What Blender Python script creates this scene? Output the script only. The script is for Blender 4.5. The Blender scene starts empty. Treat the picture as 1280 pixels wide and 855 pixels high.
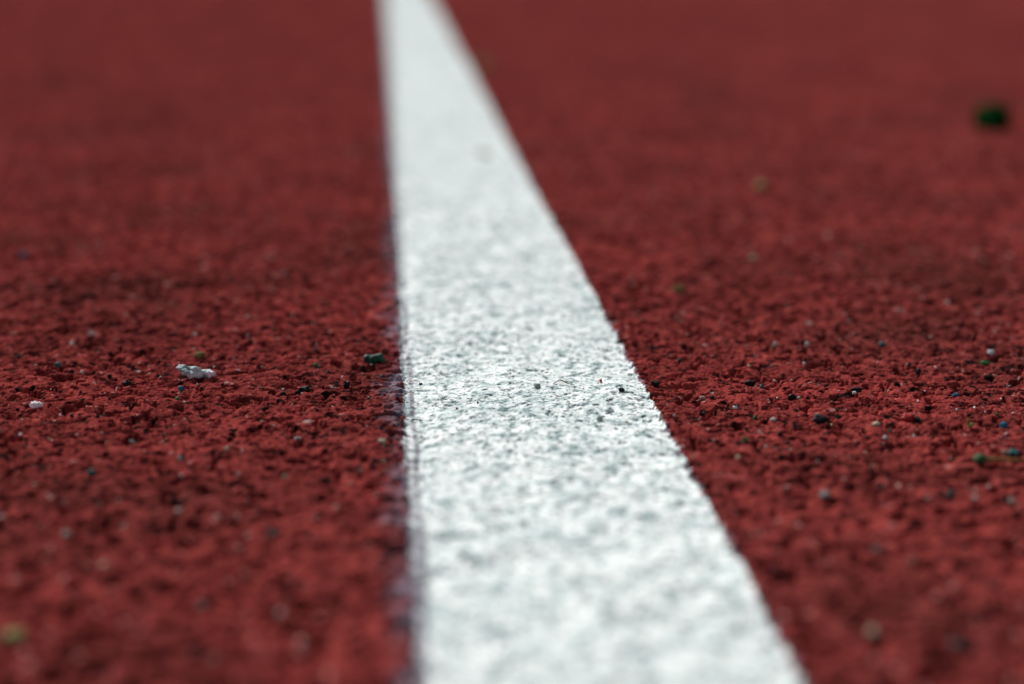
import bpy, bmesh, math, random
import numpy as np
from mathutils import Vector, Matrix, noise as mnoise

random.seed(7)
RNG = np.random.default_rng(11)
scene = bpy.context.scene
col = scene.collection

# ------------------------------------------------------------------ camera
LENS, SENSOR = 70.0, 36.0
PW, PH = 1280.0, 855.0                       # pixel frame the measurements were taken in
F = LENS / SENSOR * PW                       # focal length in those pixels
VX, VY = 476.0, -116.0                       # where the lane line vanishes
LINE_W = 0.05                                # lane lines are 5 cm wide
PITCH = math.atan((PH / 2 - VY) / F)
CAM_H = LINE_W * math.cos(PITCH) / 0.494
cp, sp = math.cos(PITCH), math.sin(PITCH)

def at(px, py):
    """Ground point (x, y) seen at a pixel of the photograph."""
    dx, dy = (px - PW / 2) / F, (PH / 2 - py) / F
    wy, wz = cp + sp * dy, -sp + cp * dy
    k = -CAM_H / wz
    return dx * k, wy * k

def mm_per_px(py):
    return 50.0 / (0.494 * (py - VY))

cam_data = bpy.data.cameras.new('camera')
cam = bpy.data.objects.new('camera', cam_data)
col.objects.link(cam)
cam.location = (0, 0, CAM_H)
cam.rotation_euler = (math.pi / 2 - PITCH, 0, 0)
cam_data.lens, cam_data.sensor_width = LENS, SENSOR
cam_data.clip_start, cam_data.clip_end = 0.01, 500
FX, FY = at(640, 497)
cam_data.dof.use_dof = True
cam_data.dof.focus_distance = FY * cp + CAM_H * sp
cam_data.dof.aperture_fstop = 8.4
scene.camera = cam

# ------------------------------------------------------------------ light
SUN_EL, SUN_AZ = 40.0, -34.0                 # azimuth measured from straight ahead, minus = left
w = bpy.data.worlds.new('World')
scene.world = w
w.use_nodes = True
nt = w.node_tree
sky = nt.nodes.new('ShaderNodeTexSky')
sky.sky_type = 'NISHITA'
sky.sun_disc = False
sky.sun_elevation = math.radians(SUN_EL)
sky.sun_rotation = math.radians(SUN_AZ)
sky.air_density, sky.dust_density = 1.0, 2.0
bg = nt.nodes['Background']
bg.inputs['Strength'].default_value = 0.07
hsv = nt.nodes.new('ShaderNodeHueSaturation')      # a hazy sky, paler than a clear one
hsv.inputs['Saturation'].default_value = 0.55
nt.links.new(sky.outputs[0], hsv.inputs['Color'])
nt.links.new(hsv.outputs['Color'], bg.inputs['Color'])

sun_d = bpy.data.lights.new('sun', 'SUN')
sun_d.energy, sun_d.angle, sun_d.color = 5.0, math.radians(5.0), (1.0, 0.98, 0.945)
sun = bpy.data.objects.new('sun', sun_d)
col.objects.link(sun)
az, el = math.radians(SUN_AZ), math.radians(SUN_EL)
to_sun = Vector((math.sin(az) * math.cos(el), math.cos(az) * math.cos(el), math.sin(el)))
sun.rotation_euler = to_sun.to_track_quat('Z', 'Y').to_euler()

vs = scene.view_settings
vs.view_transform, vs.look, vs.gamma, vs.exposure = 'Standard', 'None', 1.0, 0.12
vs.use_curve_mapping = False
scene.render.engine = 'CYCLES'
scene.cycles.use_denoising = True
scene.cycles.use_adaptive_sampling = False
scene.cycles.max_bounces = 6

# ------------------------------------------------------------------ the track's relief
lx0, ly0 = at(520, 855)
rx0, ry0 = at(1004, 855)
dvec = np.array([(VX - PW / 2) / F, cp + sp * (PH / 2 - VY) / F])
dvec /= np.linalg.norm(dvec)
nvec = np.array([dvec[1], -dvec[0]])         # across the line, towards its right edge
WID = (rx0 - lx0) * nvec[0] + (ry0 - ly0) * nvec[1]

def across(x, y):
    """Position across the lane line: 0 its left edge, 1 its right edge."""
    return ((x - lx0) * nvec[0] + (y - ly0) * nvec[1]) / WID

def along(x, y):
    return (x - lx0) * dvec[0] + (y - ly0) * dvec[1]

class Value:
    """Smooth value noise on a wrapped table."""
    def __init__(self, cell, n=509):
        self.c, self.n = cell, n
        self.t = RNG.random((n, n)).astype(np.float32) * 2 - 1
    def __call__(self, x, y):
        u, v = x / self.c + 7000.0, y / self.c + 7000.0
        iu, iv = np.floor(u).astype(np.int64), np.floor(v).astype(np.int64)
        fu, fv = (u - iu).astype(np.float32), (v - iv).astype(np.float32)
        fu, fv = fu * fu * (3 - 2 * fu), fv * fv * (3 - 2 * fv)
        n, t = self.n, self.t
        a, b = iu % n, (iu + 1) % n
        c, d = iv % n, (iv + 1) % n
        return (t[a, c] * (1 - fu) + t[b, c] * fu) * (1 - fv) + (t[a, d] * (1 - fu) + t[b, d] * fu) * fv

class Granules:
    """Angular, tilted grains packed on a jittered grid; returns the height of the topmost one and its random number."""
    def __init__(self, cell, n=613, k=5, gaps=0.1, zvar=0.45, tilt=0.3, dome=0.6):
        self.c, self.n, self.k = cell, n, k
        R = lambda: RNG.random((n, n)).astype(np.float32)
        self.jx, self.jy = R() * 0.9 + 0.05, R() * 0.9 + 0.05
        self.r = 0.5 + 0.5 * R()
        self.z = (R() - 0.5) * 2 * zvar
        self.z[R() < gaps] -= 1.2
        self.tx, self.ty = (R() - 0.5) * 2 * tilt, (R() - 0.5) * 2 * tilt
        self.id = R()
        self.dome = dome
        a0 = R() * 6.283
        self.n_x, self.n_y, self.n_d = [], [], []
        for i in range(k):
            a = a0 + (i + 0.7 * (R() - 0.5)) * 6.283 / k
            self.n_x.append(np.cos(a)); self.n_y.append(np.sin(a)); self.n_d.append(0.75 + 0.5 * R())
    def __call__(self, x, y):
        u, v = (x / self.c + 5000.0), (y / self.c + 5000.0)
        iu, iv = np.floor(u).astype(np.int64), np.floor(v).astype(np.int64)
        fu, fv = (u - iu).astype(np.float32), (v - iv).astype(np.float32)
        best = np.full(x.shape, -1.1, np.float32)
        bid = np.full(x.shape, 0.5, np.float32)
        n = self.n
        for ox in (-1, 0, 1):
            for oy in (-1, 0, 1):
                a, b = (iu + ox) % n, (iv + oy) % n
                px = fu - ox - self.jx[a, b]
                py = fv - oy - self.jy[a, b]
                d = np.zeros(x.shape, np.float32)
                for q in range(self.k):
                    d = np.maximum(d, (px * self.n_x[q][a, b] + py * self.n_y[q][a, b]) * self.n_d[q][a, b])
                d /= self.r[a, b]
                z = self.z[a, b] + self.tx[a, b] * px + self.ty[a, b] * py + self.dome * (1 - d * d * d)
                m = z > best
                best = np.where(m, z, best)
                bid = np.where(m, self.id[a, b], bid)
        return best * self.c, bid

G1 = Granules(0.0021, gaps=0.16, zvar=0.35)
G2 = Granules(0.00085, gaps=0.14, zvar=0.55, tilt=0.6, dome=0.5)
N0, N1, N2, N3, N4 = Value(0.00035), Value(0.0009), Value(0.006), Value(0.02), Value(0.09)
G3 = Granules(0.00046, gaps=0.12, zvar=0.5, tilt=0.7, dome=0.5)
NP = Value(0.0019)
NJ, NO, NS = Value(0.0016), Value(0.0022), Value(0.012)

def sstep(a, b, t):
    t = np.clip((t - a) / (b - a), 0, 1)
    return t * t * (3 - 2 * t)

def relief(x, y):
    """Height of the surface (m), grain number, position across the line."""
    x = np.asarray(x, np.float64); y = np.asarray(y, np.float64)
    wx = x + 0.0005 * N1(x + 3.1, y); wy = y + 0.0005 * N1(x, y + 5.3)
    g1, i1 = G1(wx, wy)
    g2, i2 = G2(wx, wy)
    g3, i3 = G3(x, y)
    pw = 0.48 * g1                                           # the broad part of the grain, which paint hides
    big = 0.0005 * N2(x, y) + 0.0005 * N3(x, y) + 0.0008 * N4(x, y)
    pit = sstep(0.28, 0.55, NP(wx, wy) + 0.35 * N1(x + 0.7, y)) * 0.0021
    h = 0.48 * g1 + 0.66 * g2 + 0.5 * g3 + 0.00016 * N0(x, y) + 0.00022 * N1(x, y) + 0.00022 * NP(x + 0.4, y + 0.9) - pit
    h = np.where(h > 0.0006, 0.0006 + 0.52 * (h - 0.0006), h)           # tops worn flat
    h = np.maximum(h, -0.0036)
    u = across(x, y)
    e = sstep(-0.004, 0.012, u) * (1 - sstep(0.99, 1.006, u))
    hp = 0.06 * np.maximum(h, -0.0012) + 0.09 * (h - pw) + 0.22 * g3 + 0.0002              # the paint fills and rounds the grain
    return (h * (1 - e) + hp * e + big).astype(np.float32), (0.45 * i1 + 0.35 * i2 + 0.20 * i3).astype(np.float32), i2, i3, u.astype(np.float32)

def ground_z(x, y):
    return float(relief(np.array([x]), np.array([y]))[0][0])

# ------------------------------------------------------------------ materials
def srgb(r, g, b):
    f = lambda c: (c / 255 / 12.92) if c <= 10 else ((c / 255 + 0.055) / 1.055) ** 2.4
    return (f(r), f(g), f(b), 1)

def nodes(name):
    m = bpy.data.materials.new(name)
    m.use_nodes = True
    t = m.node_tree
    return m, t, t.nodes['Principled BSDF']

def N(t, kind, **kw):
    n = t.nodes.new(kind)
    for k, v in kw.items():
        setattr(n, k, v)
    return n

def noise(t, vec, scale, detail=2, rough=0.5):
    n = N(t, 'ShaderNodeTexNoise')
    n.inputs['Scale'].default_value = scale
    n.inputs['Detail'].default_value = detail
    n.inputs['Roughness'].default_value = rough
    t.links.new(vec, n.inputs['Vector'])
    return n.outputs['Fac']

def ramp(t, fac, stops):
    r = N(t, 'ShaderNodeValToRGB')
    els = r.color_ramp.elements
    while len(els) < len(stops):
        els.new(0.5)
    for e, (p, c) in zip(els, stops):
        e.position, e.color = p, c
    t.links.new(fac, r.inputs['Fac'])
    return r.outputs['Color']

def mix(t, fac, a, b, mode='MIX'):
    m = N(t, 'ShaderNodeMix', data_type='RGBA', blend_type=mode)
    for sock, v in ((m.inputs['Factor'], fac), (m.inputs['A'], a), (m.inputs['B'], b)):
        if isinstance(v, (int, float, tuple)):
            sock.default_value = v
        else:
            t.links.new(v, sock)
    return m.outputs['Result']

def attr(t, name):
    a = N(t, 'ShaderNodeAttribute')
    a.attribute_name = name
    return a.outputs['Fac']

def g(v):
    return (v, v, v, 1)

# red sprayed rubber
M_RED, t, b = nodes('red_rubber')
obj_co = N(t, 'ShaderNodeTexCoord').outputs['Object']
base = ramp(t, attr(t, 'grain'), [(0.0, (0.120, 0.021, 0.020, 1)), (0.3, (0.200, 0.034, 0.031, 1)),
                                  (0.55, (0.268, 0.044, 0.039, 1)), (0.8, (0.33, 0.058, 0.051, 1)), (1.0, (0.39, 0.100, 0.085, 1))])
fine = ramp(t, noise(t, obj_co, 900, 3, 0.6), [(0.3, g(0.6)), (0.7, g(1.3))])
base = mix(t, 1.0, base, fine, 'MULTIPLY')
wear = ramp(t, noise(t, obj_co, 14, 4, 0.6), [(0.32, (0.64, 0.80, 0.78, 1)), (0.5, (0.98, 0.98, 0.98, 1)), (0.68, (1.20, 1.14, 1.12, 1))])
base = mix(t, 1.0, base, wear, 'MULTIPLY')
tone = ramp(t, noise(t, obj_co, 190, 3, 0.6), [(0.34, g(0.66)), (0.5, g(1.0)), (0.66, g(1.28))])
base = mix(t, 1.0, base, tone, 'MULTIPLY')
base = mix(t, attr(t, 'chip'), base, (0.012, 0.010, 0.010, 1))          # bare black rubber, also painting in the black of shaded pits
base = mix(t, attr(t, 'glint'), base, (0.48, 0.34, 0.31, 1))             # small bright glints painted into the colour of single grains
base = mix(t, attr(t, 'overspray'), base, (0.33, 0.33, 0.41, 1))
t.links.new(base, b.inputs['Base Color'])
b.inputs['Roughness'].default_value = 0.5
b.inputs['Specular IOR Level'].default_value = 0.0
b.inputs['Diffuse Roughness'].default_value = 0.35
bump = N(t, 'ShaderNodeBump')
bump.inputs['Strength'].default_value = 0.8
bump.inputs['Distance'].default_value = 0.0002
t.links.new(noise(t, obj_co, 3200, 3, 0.6), bump.inputs['Height'])
t.links.new(bump.outputs['Normal'], b.inputs['Normal'])

# white line paint
M_WHITE, t, b = nodes('white_line_paint')
obj_co = N(t, 'ShaderNodeTexCoord').outputs['Object']
base = ramp(t, noise(t, obj_co, 330, 5, 0.7), [(0.37, (0.28, 0.36, 0.36, 1)), (0.46, (0.70, 0.77, 0.76, 1)), (0.56, (0.90, 0.92, 0.90, 1))])  # grey-teal shade of the paint's pores put into the base colour
pore_specks = ramp(t, noise(t, obj_co, 900, 4, 0.7), [(0.35, (0.05, 0.06, 0.07, 1)), (0.40, (0.40, 0.47, 0.47, 1)), (0.45, g(0.90)), (0.5, g(1.0))])  # shade of tiny pores put into the colour, among dirt specks
base = mix(t, 1.0, base, pore_specks, 'MULTIPLY')
worn = ramp(t, noise(t, obj_co, 130, 3, 0.6), [(0.36, (0.72, 0.78, 0.78, 1)), (0.46, (0.95, 0.96, 0.96, 1)), (0.56, g(1.0))])
base = mix(t, 1.0, base, worn, 'MULTIPLY')
base = mix(t, attr(t, 'chip'), base, (0.10, 0.085, 0.085, 1))
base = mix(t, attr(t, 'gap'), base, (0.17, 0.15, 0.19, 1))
t.links.new(base, b.inputs['Base Color'])
b.inputs['Roughness'].default_value = 0.55
b.inputs['Specular IOR Level'].default_value = 0.0
b.inputs['Diffuse Roughness'].default_value = 0.1
bump = N(t, 'ShaderNodeBump')
bump.inputs['Strength'].default_value = 0.8
bump.inputs['Distance'].default_value = 0.0002
t.links.new(noise(t, obj_co, 2600, 3, 0.6), bump.inputs['Height'])
t.links.new(bump.outputs['Normal'], b.inputs['Normal'])

def crumb_mat(name, c1, c2, rough=0.6, scale=700, spec=0.05):
    m, t, b = nodes(name)
    o = N(t, 'ShaderNodeTexCoord').outputs['Object']
    t.links.new(ramp(t, noise(t, o, scale, 3, 0.6), [(0.35, c1), (0.65, c2)]), b.inputs['Base Color'])
    b.inputs['Roughness'].default_value = rough
    b.inputs['Specular IOR Level'].default_value = spec
    bp = N(t, 'ShaderNodeBump')
    bp.inputs['Strength'].default_value = 0.4
    bp.inputs['Distance'].default_value = 0.0002
    t.links.new(noise(t, o, 2500, 2), bp.inputs['Height'])
    t.links.new(bp.outputs['Normal'], b.inputs['Normal'])
    return m

MAT = {
    'white':  crumb_mat('white_paint_flake', (0.20, 0.28, 0.29, 1), (0.78, 0.84, 0.85, 1), 0.7, 420),
    'pink':   crumb_mat('pinkish_white_stone', (0.78, 0.68, 0.74, 1), (0.9, 0.86, 0.88, 1), 0.4),
    'pale':   crumb_mat('pale_grit', (0.26, 0.21, 0.19, 1), (0.60, 0.54, 0.49, 1)),
    'cream':  crumb_mat('cream_grit', (0.26, 0.22, 0.14, 1), (0.55, 0.50, 0.36, 1)),
    'grey':   crumb_mat('grey_grit', (0.12, 0.14, 0.13, 1), (0.34, 0.36, 0.34, 1)),
    'black':  crumb_mat('black_rubber', (0.010, 0.010, 0.011, 1), (0.022, 0.021, 0.022, 1)),
    'teal':   crumb_mat('teal_rubber', (0.010, 0.075, 0.085, 1), (0.03, 0.17, 0.17, 1)),
    'blue':   crumb_mat('blue_rubber', (0.012, 0.07, 0.13, 1), (0.03, 0.17, 0.27, 1)),
    'green':  crumb_mat('green_scrap', (0.012, 0.07, 0.02, 1), (0.05, 0.15, 0.05, 1)),
    'leaf':   crumb_mat('dark_green_leaf', (0.002, 0.022, 0.011, 1), (0.018, 0.085, 0.052, 1), 0.5, 700, 0.15),
    'deep':   crumb_mat('deep_green_leaf', (0.002, 0.026, 0.006, 1), (0.006, 0.045, 0.010, 1), 0.8, 700, 0.0),
    'olive':  crumb_mat('olive_scrap', (0.10, 0.10, 0.03, 1), (0.24, 0.24, 0.08, 1)),
    'bud':    crumb_mat('green_bud_skin', (0.015, 0.06, 0.03, 1), (0.08, 0.13, 0.055, 1), 0.6),
    'stem':   crumb_mat('brown_stem', (0.16, 0.07, 0.03, 1), (0.30, 0.16, 0.05, 1)),
    'rust':   crumb_mat('rust_speck', (0.22, 0.04, 0.02, 1), (0.40, 0.10, 0.04, 1)),
    'red':    crumb_mat('loose_red_rubber', (0.22, 0.018, 0.02, 1), (0.36, 0.035, 0.033, 1), 0.5),
}

# ------------------------------------------------------------------ track and line meshes
def steps(y0, y1):
    ys = [y0]
    knots_y = [0.15, 0.30, 0.37, 0.47, 0.80, 1.20, 2.40, 6.0, 20.0, 80.0]
    knots_s = [0.50, 0.42, 0.20, 0.20, 0.50, 0.75, 1.30, 20.0, 300., 3000.]
    while ys[-1] < y1:
        ys.append(ys[-1] + float(np.interp(ys[-1], knots_y, knots_s)) * 1e-3)
    return np.array(ys)

Y = steps(0.17, 80.0)
inner = np.linspace(-1, 1, 1241)
outer = 1 + (np.linspace(0, 1, 281)[1:] ** 1.35) * 1.4
T = np.concatenate([-outer[::-1], inner, outer])
XX = T[None, :] * (0.285 * Y[:, None] + 0.012)
YY = np.repeat(Y[:, None], len(T), 1)
nr, nc = XX.shape
Z = np.empty((nr, nc), np.float32); GR = np.empty_like(Z); G2I = np.empty_like(Z); G3I = np.empty_like(Z); U = np.empty_like(Z)
for r0 in range(0, nr, 200):
    s = slice(r0, min(nr, r0 + 200))
    Z[s], GR[s], G2I[s], G3I[s], U[s] = relief(XX[s], YY[s])
fade = np.clip((6.0 - YY) / 3.0, 0, 1).astype(np.float32)
Z *= np.maximum(fade, 0.0)                              # relief too fine to matter beyond a few metres
Z *= (1 + 0.5 * sstep(0.8, 2.2, YY)).astype(np.float32)

jag = 0.005 * NJ(XX, YY) + 0.004 * NS(XX, YY) + 0.014 * (G2I - 0.5)
over = (1 - sstep(-0.01, 0.12, -U + 0.03 * NO(XX, YY) + 0.05 * NS(XX, YY))) * (U < 0.3)
over = over * np.clip(0.42 + 0.6 * NO(XX, YY) + 0.4 * NJ(XX, YY) + 1.3 * (GR - 0.5), 0, 1)
over_r = (1 - sstep(0.0, 0.012, U - 1 + 0.01 * NO(XX, YY))) * (U > 0.7) * 0.45
OVER = np.clip(0.75 * over + over_r, 0, 0.8).astype(np.float32)
RCHIP_PITS = (((G2I > 0.965) * (NJ(XX, YY + 0.3) > -0.2) | (NP(XX + 0.31, YY * 0.8) + 0.45 * N1(XX, YY + 0.17) > 0.80)) * 0.97).astype(np.float32)
GLINT = ((((G2I < 0.006) * (NJ(XX + 0.2, YY) > 0.0)) | ((G3I < 0.013) * (NJ(XX, YY + 0.9) > 0.1))) * 0.8).astype(np.float32)
EDGE = np.exp(-((U + 0.012) / 0.045) ** 2)                # the worn margin along the left edge
RCHIP_PITS = np.maximum(RCHIP_PITS, ((EDGE * 0.26 + NO(XX + 0.5, YY) * 0.5 + 0.35 * N1(XX, YY + 0.4)) > 0.52) * 0.9).astype(np.float32)
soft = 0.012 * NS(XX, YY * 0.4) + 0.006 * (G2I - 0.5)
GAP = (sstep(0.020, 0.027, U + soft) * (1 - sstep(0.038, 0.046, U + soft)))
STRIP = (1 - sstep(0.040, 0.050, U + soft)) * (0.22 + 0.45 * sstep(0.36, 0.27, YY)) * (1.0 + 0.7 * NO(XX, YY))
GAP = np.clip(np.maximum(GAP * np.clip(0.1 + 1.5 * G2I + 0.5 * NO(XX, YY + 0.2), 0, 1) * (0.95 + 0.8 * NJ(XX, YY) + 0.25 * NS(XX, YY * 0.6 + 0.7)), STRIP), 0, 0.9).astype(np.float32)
WCHIP = ((((G2I > 0.975) * (NJ(XX, YY) > 0.0)) | ((G3I > 0.975) * (NJ(XX + 0.6, YY) > 0.1)) | ((EDGE * 0.30 + NO(XX + 0.5, YY) * 0.5 + 0.35 * N1(XX, YY + 0.4)) > 0.56)) * 0.8).astype(np.float32)

fj = U + jag
fu = 0.25 * (fj[:-1, :-1] + fj[1:, :-1] + fj[:-1, 1:] + fj[1:, 1:])
is_line = (fu > 0) & (fu < 1)

def patch(name, mask, mat, attrs, kind):
    idx = np.arange(nr * nc).reshape(nr, nc)
    quads = np.stack([idx[:-1, :-1], idx[:-1, 1:], idx[1:, 1:], idx[1:, :-1]], -1)[mask]
    used, inv = np.unique(quads.ravel(), return_inverse=True)
    co = np.stack([XX.ravel()[used], YY.ravel()[used], Z.ravel()[used]], -1).astype(np.float32)
    me = bpy.data.meshes.new(name)
    nf = len(quads)
    me.vertices.add(len(used)); me.vertices.foreach_set('co', co.ravel())
    me.loops.add(nf * 4); me.loops.foreach_set('vertex_index', inv.astype(np.int32).ravel())
    me.polygons.add(nf)
    me.polygons.foreach_set('loop_start', np.arange(0, nf * 4, 4, dtype=np.int32))
    me.polygons.foreach_set('loop_total', np.full(nf, 4, np.int32))
    me.update(calc_edges=True)
    me.polygons.foreach_set('use_smooth', np.ones(nf, bool))
    for an, arr in attrs.items():
        a = me.attributes.new(an, 'FLOAT', 'POINT')
        a.data.foreach_set('value', arr.ravel()[used].astype(np.float32))
    me.materials.append(mat)
    o = bpy.data.objects.new(name, me)
    o['kind'] = kind
    col.objects.link(o)
    return o

track = patch('running_track', ~is_line, M_RED, {'grain': GR, 'overspray': OVER, 'chip': RCHIP_PITS, 'glint': GLINT}, 'structure')
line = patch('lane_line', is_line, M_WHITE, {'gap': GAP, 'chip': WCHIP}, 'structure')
track['label'] = 'rough dark red rubber running track surface on both sides of the line'
track['category'] = 'track'
line['label'] = 'white painted lane line running away across the red track'
line['category'] = 'lane line'

# the ground the track lies on
bm = bmesh.new()
bmesh.ops.create_grid(bm, x_segments=40, y_segments=40, size=90)
me = bpy.data.meshes.new('ground')
bm.to_mesh(me); bm.free()
a = me.attributes.new('grain', 'FLOAT', 'POINT')
a.data.foreach_set('value', np.full(len(me.vertices), 0.5, np.float32))
me.materials.append(M_RED)
gnd = bpy.data.objects.new('ground', me)
gnd.location = (0, 0, -0.006)
gnd['kind'] = 'structure'
col.objects.link(gnd)

# ------------------------------------------------------------------ loose things on the track
def stone_bm(rx, ry, rz, planes=11, sub=3, rough=0.06, seed=0, cen=(0, 0, 0), bm=None):
    """An angular crumb: a sphere cut by random planes, then roughened."""
    rnd = random.Random(seed)
    own = bm is None
    if own:
        bm = bmesh.new()
    ret = bmesh.ops.create_icosphere(bm, subdivisions=sub, radius=1.0)
    ms = []
    for i in range(planes):
        v = Vector((rnd.gauss(0, 1), rnd.gauss(0, 1), rnd.gauss(0, 1))).normalized()
        ms.append((v, rnd.uniform(0.5, 0.95)))
    ph = [rnd.uniform(0, 6.28) for _ in range(6)]
    for v in ret['verts']:
        n = v.co.normalized()
        r = 1.0
        for m, d in ms:
            c = n.dot(m)
            if c > 1e-3:
                r = min(r, d / c)
        r *= 1 + rough * (math.sin(5 * n.x + ph[0]) * math.sin(6 * n.y + ph[1]) + 0.6 * math.sin(11 * n.z + ph[2]) * math.sin(9 * n.x + ph[3]))
        r *= 1 + 2.2 * rough * (mnoise.noise(n * 2.3 + Vector((seed, 0, 0))) + 0.5 * mnoise.noise(n * 6.0 + Vector((0, seed, 0))))
        v.co = Vector((n.x * r * rx + cen[0], n.y * r * ry + cen[1], n.z * r * rz + cen[2]))
    return bm

def link(name, bm, mat, parent=None, smooth=True):
    me = bpy.data.meshes.new(name)
    bm.to_mesh(me); bm.free()
    if smooth:
        me.polygons.foreach_set('use_smooth', [True] * len(me.polygons))
    me.materials.append(MAT[mat])
    o = bpy.data.objects.new(name, me)
    col.objects.link(o)
    if parent:
        o.parent = parent
    return o

def tag(o, label, cat, group=None):
    o['label'], o['category'] = label, cat
    if group:
        o['group'] = group
    return o

def set_down(o, px, py, rz, sink=0.0, turn=None):
    x, y = at(px, py)
    z = max(ground_z(x + a * 0.0006, y + b * 0.0006) for a in (-1, 0, 1) for b in (-1, 0, 1))
    o.location = (x, y, z + rz * (1 - sink))
    o.rotation_euler.z = random.uniform(0, 6.28) if turn is None else turn
    return o

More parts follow.
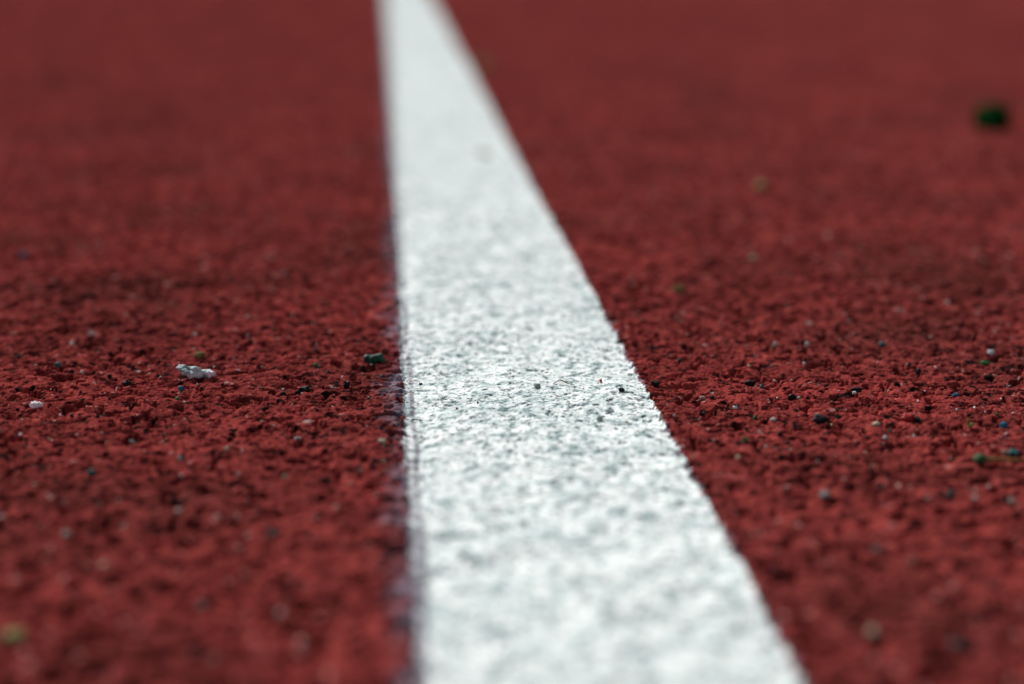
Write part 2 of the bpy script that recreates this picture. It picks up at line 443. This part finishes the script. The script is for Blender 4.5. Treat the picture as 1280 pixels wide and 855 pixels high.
# kind, pixel x, pixel y, width px, height px, colour, label
CRUMBS = [
 ('stone_chip', 45, 514, 17, 11, 'pink', 'small bright pinkish white pebble lying alone on the red track'),
 ('rubber_crumb', 115, 599, 12, 11, 'teal', 'blurred teal rubber crumb in front of the small pinkish white pebble'),
 ('rubber_crumb', 227, 495, 9, 7, 'blue', 'tiny blue rubber crumb just in front of the knobbly white paint flake'),
 ('rubber_crumb', 250, 450, 14, 13, 'olive', 'olive green crumb just behind the knobbly white paint flake'),
 ('rubber_crumb', 73, 462, 9, 8, 'teal', 'very dark teal crumb behind the small pinkish white pebble'),
 ('grit_piece', 166, 558, 11, 8, 'grey', 'pale blue grey grit piece between the pinkish pebble and the bottom edge'),
 ('grit_piece', 225, 582, 10, 9, 'grey', 'blurred grey grit piece to the right of the blurred teal crumb'),
 ('grit_piece', 114, 422, 9, 10, 'pale', 'pale upright grit piece beyond the very dark teal crumb'),
 ('grit_piece', 103, 468, 7, 6, 'pale', 'pale grit piece just right of the very dark teal crumb'),
 ('grit_piece', 284, 574, 8, 8, 'cream', 'cream grit piece in front of the knobbly white paint flake'),
 ('grit_piece', 90, 430, 8, 7, 'pale', 'round pale grit piece just left of the pale upright piece'),
 ('rubber_crumb', 158, 486, 14, 10, 'black', 'black lump left of the knobbly white paint flake'),  # black lump set on a dark spot of the surface
 ('rubber_crumb', 394, 460, 8, 7, 'green', 'small green crumb left of the dark green leaf scrap'),
 ('rubber_crumb', 382, 496, 15, 8, 'black', 'wide flat black rubber crumb in front of the dark green leaf scrap'),
 ('rubber_crumb', 433, 488, 10, 11, 'black', 'roundish black rubber crumb just in front of the dark green leaf scrap'),
 ('grit_piece', 478, 560, 12, 10, 'cream', 'blurred cream grit piece close to the line\'s left edge'),
 ('rubber_crumb', 492, 547, 11, 10, 'black', 'black rubber crumb touching the bluish overspray at the line\'s left edge'),
 ('grit_piece', 357, 602, 10, 8, 'cream', 'blurred cream green grit piece midway along the left red area'),
 ('rubber_crumb', 342, 679, 11, 11, 'teal', 'out of focus teal crumb in the lower left red area'),
 ('grit_piece', 130, 720, 14, 13, 'cream', 'out of focus round cream grit piece in the lower left red area'),
 ('plant_scrap', 20, 806, 34, 20, 'olive', 'blurred olive plant scrap at the bottom left corner'),
 ('grit_piece', 376, 818, 17, 15, 'pale', 'out of focus pale grit piece near the bottom edge left of the line'),
 ('rubber_crumb', 352, 782, 15, 13, 'grey', 'out of focus grey crumb near the bottom edge left of the line'),
 ('grit_piece', 224, 647, 12, 8, 'pale', 'blurred pale grit piece straight behind the round cream grit piece'),
 ('grit_piece', 85, 674, 17, 9, 'grey', 'blurred long grey grit piece near the left border'),
 ('rubber_crumb', 30, 327, 8, 8, 'blue', 'blurred blue crumb far back near the left border'),
 ('rubber_crumb', 355, 350, 8, 6, 'grey', 'blurred grey crumb far back on the left red area'),
 # right of the line
 ('rubber_crumb', 867, 463, 10, 8, 'teal', 'dark teal crumb right of the line just beyond the sharp zone'),
 ('rubber_crumb', 938, 483, 19, 10, 'black', 'long black rubber crumb right of the line'),
 ('rubber_crumb', 820, 488, 12, 9, 'black', 'black rubber crumb hard against the line\'s right edge'),
 ('rubber_crumb', 989, 502, 12, 11, 'black', 'round black crumb with a pale grit piece at its right side'),
 ('grit_piece', 998, 502, 6, 5, 'pale', 'small pale grit piece touching the round black crumb'),
 ('grit_piece', 879, 500, 9, 6, 'grey', 'grey white grit piece right of the line between two black crumbs'),
 ('stone_chip', 919, 512, 9, 5, 'white', 'small flat white chip in front of the long black crumb'),
 ('rubber_crumb', 1070, 494, 15, 7, 'black', 'flat black crumb with a white chip in front of it'),
 ('stone_chip', 1068, 497, 6, 4, 'white', 'tiny white chip in front of the flat black crumb'),
 ('rubber_crumb', 1103, 433, 8, 9, 'teal', 'small grey teal crumb standing beyond the sharp zone on the right'),
 ('stone_chip', 1239, 445, 10, 8, 'white', 'white chip directly behind a green crumb near the right border'),
 ('rubber_crumb', 1231, 456, 13, 8, 'green', 'green crumb directly in front of a white chip near the right border'),
 ('rubber_crumb', 1148, 469, 7, 9, 'black', 'upright black crumb in the sharp zone on the right'),
 ('rubber_crumb', 1195, 497, 9, 6, 'blue', 'dark blue grey crumb in the sharp zone near the right border'),
 ('red_granule', 1134, 530, 20, 11, 'red', 'big loose red rubber granule with a black lump for its shaded side'),
 ('rubber_crumb', 1146, 530, 9, 11, 'black', 'black lump standing in for the shaded side of the big loose red granule'),  # added lump, its black replaces the shade on the granule's unlit side
 ('rubber_crumb', 1255, 536, 11, 9, 'blue', 'bright blue angular crumb near the right border'),
 ('grit_piece', 1095, 536, 14, 8, 'cream', 'cream grit piece left of the big loose red granule'),
 ('grit_piece', 1143, 548, 8, 7, 'pale', 'pale grit piece in front of the big loose red granule'),
 ('grit_piece', 1107, 552, 9, 7, 'pale', 'pale pinkish grit piece in front of the cream grit piece'),
 ('grit_piece', 966, 532, 12, 7, 'pale', 'pale grit piece right of the line in front of the round black crumb'),
 ('grit_piece', 1009, 433, 8, 9, 'pale', 'blurred pale grit piece beyond the round black crumb'),
 ('grit_piece', 969, 433, 9, 7, 'pale', 'blurred wide pale grit piece beyond the long black crumb'),
 ('rubber_crumb', 1024, 533, 20, 13, 'black', 'large ragged black crumb left of the cream grit piece'),
 ('rubber_crumb', 932, 557, 8, 9, 'green', 'small green crumb in front of the small flat white chip'),
 ('grit_piece', 922, 583, 9, 7, 'cream', 'cream grit piece in front of the small green crumb'),
 ('grit_piece', 1032, 626, 22, 13, 'grey', 'blurred wide grey green grit piece in the lower right red area'),
 ('rubber_crumb', 1187, 627, 10, 9, 'teal', 'blurred dark teal crumb in front of the green bud'),
 ('grit_piece', 1218, 632, 10, 9, 'grey', 'blurred grey grit piece just right of the blurred dark teal crumb'),
 ('grit_piece', 1264, 636, 12, 9, 'pale', 'blurred pale grit piece in front of the bud\'s stem'),
 ('grit_piece', 1090, 802, 17, 16, 'cream', 'out of focus round cream grit piece near the bottom edge right of the line'),
 ('rubber_crumb', 1207, 824, 24, 20, 'black', 'out of focus black crumb near the bottom right corner'),
 ('grit_piece', 1192, 820, 14, 13, 'grey', 'out of focus grey grit piece beside the black crumb at bottom right'),
 ('rubber_crumb', 1096, 697, 20, 11, 'grey', 'blurred flat grey crumb in the lower right red area'),
 ('rubber_crumb', 970, 724, 12, 12, 'black', 'blurred black crumb beside the line\'s right edge in the lower part'),
 ('plant_scrap', 953, 239, 15, 13, 'olive', 'blurred olive scrap far back on the right red area'),
 ('grit_piece', 942, 329, 13, 10, 'cream', 'blurred tan grit piece between the far and the near olive scraps'),
 ('plant_scrap', 849, 370, 14, 12, 'olive', 'blurred olive scrap nearest to the line\'s right edge'),
 ('plant_scrap', 606, 88, 17, 14, 'olive', 'blurred olive scrap touching the line\'s right edge far back'),
 ('rubber_crumb', 1155, 293, 10, 8, 'black', 'blurred dark crumb in front of the dark green clump'),
 ('grit_piece', 1184, 385, 7, 8, 'pale', 'blurred pale grit piece between the dark green clump and the sharp zone'),
 # on the line
 ('rubber_crumb', 605, 195, 18, 14, 'olive', 'blurred greenish crumb lying far back on the white line'),
 ('rust_speck', 751, 482, 5, 7, 'rust', 'small upright rust brown speck on the white line'),
 ('rust_speck', 571, 516, 6, 4, 'rust', 'small flat rust orange speck on the white line near its left edge'),
 ('rubber_crumb', 777, 496, 9, 9, 'black', 'black crumb on the white line beside its right edge'),
 ('rubber_crumb', 672, 491, 12, 9, 'grey', 'grey lump standing in for a hollow in the middle of the white line'),  # added lump, its grey replaces the shade in a hollow of the paint
 ('rubber_crumb', 749, 529, 11, 12, 'grey', 'grey teal crumb on the right half of the white line'),
 ('stone_chip', 762, 516, 13, 8, 'white', 'white chip on the line just beyond the grey teal crumb'),
 ('rubber_crumb', 657, 660, 9, 9, 'grey', 'blurred grey crumb on the near part of the white line'),
 ('rubber_crumb', 526, 481, 5, 4, 'black', 'tiny black crumb on the line\'s left edge'),
 ('rubber_crumb', 597, 508, 4, 4, 'black', 'tiny black crumb on the white line right of the rust orange speck'),
]
CAT = {'stone_chip': 'stone', 'rubber_crumb': 'rubber crumb', 'grit_piece': 'grit', 'plant_scrap': 'plant scrap',
       'red_granule': 'rubber granule', 'rust_speck': 'speck'}
for i, (kind, px, py, wpx, hpx, c, label) in enumerate(CRUMBS):
    k = mm_per_px(py) * 1e-3
    on_line = label.find('on the white line') >= 0 or label.find('half of the white line') >= 0 or label.find('middle of the white line') >= 0
    f = 0.72 if on_line else 0.95 if py < 600 else 0.85
    if c in ('pale', 'grey', 'cream') and not on_line:
        f *= 0.86
    rx, rz = wpx * k / 2 * f, hpx * k / 2 * f
    ry = (rx * 0.75 + rz * 0.25) * random.uniform(0.8, 1.1)
    o = link(kind, stone_bm(rx, ry, rz, planes=8 if kind != 'plant_scrap' else 6, rough=0.2 if kind != 'plant_scrap' else 0.25, seed=100 + i), c)
    tag(o, label, CAT[kind])
    set_down(o, px, py, rz, sink=0.6, turn=random.uniform(-0.3, 0.3))
    o.rotation_euler.y = random.uniform(-0.15, 0.15)

# the knobbly white flake of line paint with dark green ends
k = mm_per_px(472) * 1e-3
bm = bmesh.new()
rnd = random.Random(5)
for i in range(24):
    fx = -19 + 38 * i / 23
    r = rnd.uniform(3.4, 6.8) * (1 - 0.25 * abs(fx) / 19) * k
    stone_bm(r * 1.25, r * 1.1, r, 10, 3, 0.11, 300 + i, (fx * k, rnd.uniform(-5, 5) * k, (rnd.uniform(-1.5, 5.0) - 0.12 * fx) * k), bm)
o = link('paint_flake', bm, 'white')
tag(o, 'large knobbly white flake of line paint lying on the red track', 'paint flake')
set_down(o, 245, 477, 5 * k, sink=0.1, turn=0.0)
o2 = link('green_fleck', stone_bm(4.2 * k, 4 * k, 4 * k, 9, 3, 0.1, 77, (20 * k, 0, -1.5 * k)), 'leaf', o)
o3 = link('green_fleck', stone_bm(3.0 * k, 3 * k, 2.6 * k, 9, 3, 0.1, 78, (-12 * k, -5 * k, -2.5 * k)), 'leaf', o)

# dark green leaf scrap: a small curled, torn sheet with thickness
def leaf_bm(L, Wd, H, seed, n=28, m=12, th=0.00025):
    rnd = random.Random(seed)
    ph = [rnd.uniform(0, 6.28) for _ in range(5)]
    bm = bmesh.new()
    rows = []
    for i in range(n + 1):
        s = i / n
        row = []
        half = Wd / 2 * (0.35 + 0.65 * math.sin(math.pi * min(1, 0.12 + 0.85 * s))) * (1 + 0.16 * math.sin(17 * s + ph[0]))
        for j in range(m + 1):
            q = j / m * 2 - 1
            x = (s - 0.5) * L
            y = q * half + 0.05 * L * math.sin(4 * s + ph[1])
            z = H * (0.75 - 0.9 * abs(q) ** 3) + 0.10 * H * math.sin(7 * s + ph[2]) - H * 0.9 * max(0, s - 0.8) / 0.2 - 0.25 * H * max(0, 0.15 - s) / 0.15
            row.append(bm.verts.new((x, y, z)))
        rows.append(row)
    for i in range(n):
        for j in range(m):
            bm.faces.new((rows[i][j], rows[i + 1][j], rows[i + 1][j + 1], rows[i][j + 1]))
    bm.normal_update()
    geom = bmesh.ops.solidify(bm, geom=bm.faces[:], thickness=th)
    return bm
k = mm_per_px(450) * 1e-3
o = link('leaf_scrap', leaf_bm(27 * k, 16 * k, 10 * k, 3), 'leaf')
tag(o, 'dark green curled leaf scrap on the red track just left of the white line', 'leaf scrap')
set_down(o, 469, 457, 4 * k, sink=0.6, turn=0.0)

# spiky olive scrap
k = mm_per_px(538) * 1e-3
bm = stone_bm(4.5 * k, 4 * k, 4 * k, 8, 3, 0.15, 61)
stone_bm(1.6 * k, 1.6 * k, 6 * k, 6, 3, 0.1, 62, (-2 * k, 0, 5 * k), bm)
o = link('plant_scrap', bm, 'olive')
tag(o, 'spiky olive green plant scrap left of the bright blue angular crumb', 'plant scrap')
set_down(o, 1212, 540, 4 * k, sink=0.3, turn=0.0)

# tube between points with radii
def tube_bm(pts, radii, seg=12):
    bm = bmesh.new()
    rings = []
    for i, p in enumerate(pts):
        d = (Vector(pts[min(i + 1, len(pts) - 1)]) - Vector(pts[max(i - 1, 0)])).normalized()
        a = d.cross(Vector((0, 0, 1))).normalized() if abs(d.z) < 0.95 else Vector((1, 0, 0))
        b2 = d.cross(a)
        rings.append([bm.verts.new(Vector(p) + (a * math.cos(q * 6.2832 / seg) + b2 * math.sin(q * 6.2832 / seg)) * radii[i]) for q in range(seg)])
    for i in range(len(rings) - 1):
        for q in range(seg):
            bm.faces.new((rings[i][q], rings[i][(q + 1) % seg], rings[i + 1][(q + 1) % seg], rings[i + 1][q]))
    bm.faces.new(rings[0][::-1]); bm.faces.new(rings[-1])
    return bm

# green bud on its stem
k = mm_per_px(584) * 1e-3
root = bpy.data.objects.new('flower_bud', None)
col.objects.link(root)
tag(root, 'small green plant bud on a thin brown stem near the right border', 'plant bud')
set_down(root, 1226, 586, 0, turn=0.0)
root.empty_display_size = 0.002
bud = stone_bm(10.5 * k, 9 * k, 7.5 * k, 4, 3, 0.05, 91, (0, 0, 4.5 * k))
for v in bud.verts:                                  # the bud narrows to its stem
    f = max(0.0, v.co.x / (10.5 * k))
    v.co.y *= 1 - 0.55 * f
    v.co.z = 4.5 * k + (v.co.z - 4.5 * k) * (1 - 0.5 * f) - 1.0 * k * f
link('bud', bud, 'bud', root)
pts = [((8 + 9 * i) * k, (1 - 1.5 * math.sin(i * 0.5)) * k, (4.0 - 0.25 * i + 0.5 * math.sin(i)) * k) for i in range(11)]
link('stem', tube_bm(pts, [(3.4 - 0.10 * i) * k for i in range(11)]), 'stem', root)

# teal lump with pale tip
k = mm_per_px(572) * 1e-3
root = bpy.data.objects.new('rubber_lump', None)
col.objects.link(root)
root.empty_display_size = 0.002
tag(root, 'dark teal rubber lump with a pale tip just behind the bud\'s stem', 'rubber lump')
set_down(root, 1263, 575, 0, turn=0.0)
link('body', stone_bm(8.5 * k, 7 * k, 6 * k, 9, 3, 0.08, 93, (3 * k, 0, 4.5 * k)), 'teal', root)
link('dark_side', stone_bm(5.5 * k, 5 * k, 5 * k, 9, 3, 0.08, 95, (-1.5 * k, -4 * k, 3 * k)), 'black', root)
link('tip', stone_bm(4.0 * k, 4 * k, 3.5 * k, 8, 3, 0.08, 94, (-8 * k, 1 * k, 5.5 * k)), 'cream', root)

# dark green clump far back: several small curled leaflets on one stalk
k = mm_per_px(158) * 1.4e-3
root = bpy.data.objects.new('leaf_clump', None)
col.objects.link(root)
root.empty_display_size = 0.005
tag(root, 'very dark green leaf clump far back near the right border', 'leaf clump')
set_down(root, 1240, 163, 0, turn=0.0)
for i in range(11):
    a = i * 0.9
    lf = link('leaflet', leaf_bm(26 * k, 17 * k, 9 * k, 40 + i, 16, 8, 0.0003), 'deep', root)
    lf.location = (4.5 * k * math.cos(a), 4 * k * math.sin(a), (4 + 2.0 * (i % 4)) * k)
    lf.scale = (1, 1.25, 1.6)
    lf.rotation_euler = (0.5 * math.sin(a), 0.4 * math.cos(2 * a), a)
link('stalk', tube_bm([(-3 * k, 0, 0), (-1 * k, 0, 6 * k), (2 * k, 0, 12 * k)], [2 * k, 1.8 * k, 1.2 * k]), 'deep', root)

# forked twig on the line
k = mm_per_px(484) * 1e-3
root = tag(link('twig', tube_bm([(-9 * k, -3 * k, 0), (-4 * k, 1 * k, 2 * k), (0, 3 * k, 4 * k), (3 * k, 2 * k, 3 * k), (9 * k, -2 * k, 0.5 * k), (15 * k, -6 * k, 0)],
                          [0.4 * k, 0.5 * k, 0.7 * k, 0.7 * k, 0.7 * k, 0.4 * k], 8), 'stem'),
           'thin bent brown twig lying on the white line', 'twig')
set_down(root, 700, 486, 1 * k, sink=0.0, turn=0.0)

# a fine dark hair curled over the line's left edge
k = mm_per_px(527) * 1e-3
pts = [(5 * math.cos(q) * k, 4 * math.sin(q) * k, (1.2 + 1.0 * math.sin(q * 0.7)) * k) for q in np.linspace(-0.2, 3.6, 14)]
o = tag(link('curled_fibre', tube_bm(pts, [0.8 * k] * 14, 8), 'black'), 'tiny curled black fibre on the left edge of the white line', 'fibre')
set_down(o, 520, 528, 0.5 * k, turn=0.0)

# tiny grit and rubber specks over the track; pale ones also imitate sparkle
def sprinkle(name, n, mats, smin, smax, label_l, label_r, group, cat, seed):
    rnd = random.Random(seed)
    protos = []
    for i, c in enumerate(mats):
        me_o = link(name, stone_bm(1, 0.85, 0.7, 9, 2, 0.08, seed * 10 + i), c)
        protos.append(me_o)
    made = 0
    while made < n:
        px = rnd.uniform(-10, 1290)
        py = 330 + 380 * rnd.random() if rnd.random() < 0.25 else rnd.gauss(500, 45)
        if py < 230 or py > 860:
            continue
        x, y = at(px, py)
        u = float(across(x, y))
        if -0.03 < u < 1.03:
            continue
        o = protos[made] if made < len(protos) else protos[made % len(protos)].copy()
        if made >= len(protos):
            col.objects.link(o)
        r = rnd.uniform(smin, smax) * rnd.uniform(0.7, 1.0) * 1e-3
        o.scale = (r, r, r)
        o.location = (x, y, ground_z(x, y) + r * 0.25)
        o.rotation_euler = (rnd.uniform(0, 6), rnd.uniform(0, 6), rnd.uniform(0, 6))
        tag(o, label_l if u < 0.5 else label_r, cat, group + (' left of the line' if u < 0.5 else ' right of the line'))
        made += 1
sprinkle('grit_speck', 190, ['pale', 'pink', 'cream', 'white', 'pale', 'grey'], 0.16, 0.50,
         'tiny pale grit speck sprinkled on the red track left of the white line',
         'tiny pale grit speck sprinkled on the red track right of the white line', 'tiny pale grit specks', 'grit speck', 21)
sprinkle('rubber_speck', 90, ['black', 'black', 'teal', 'black', 'green', 'black'], 0.3, 0.85,
         'tiny dark rubber speck sprinkled on the red track left of the white line',
         'tiny dark rubber speck sprinkled on the red track right of the white line', 'tiny dark rubber specks', 'rubber speck', 22)
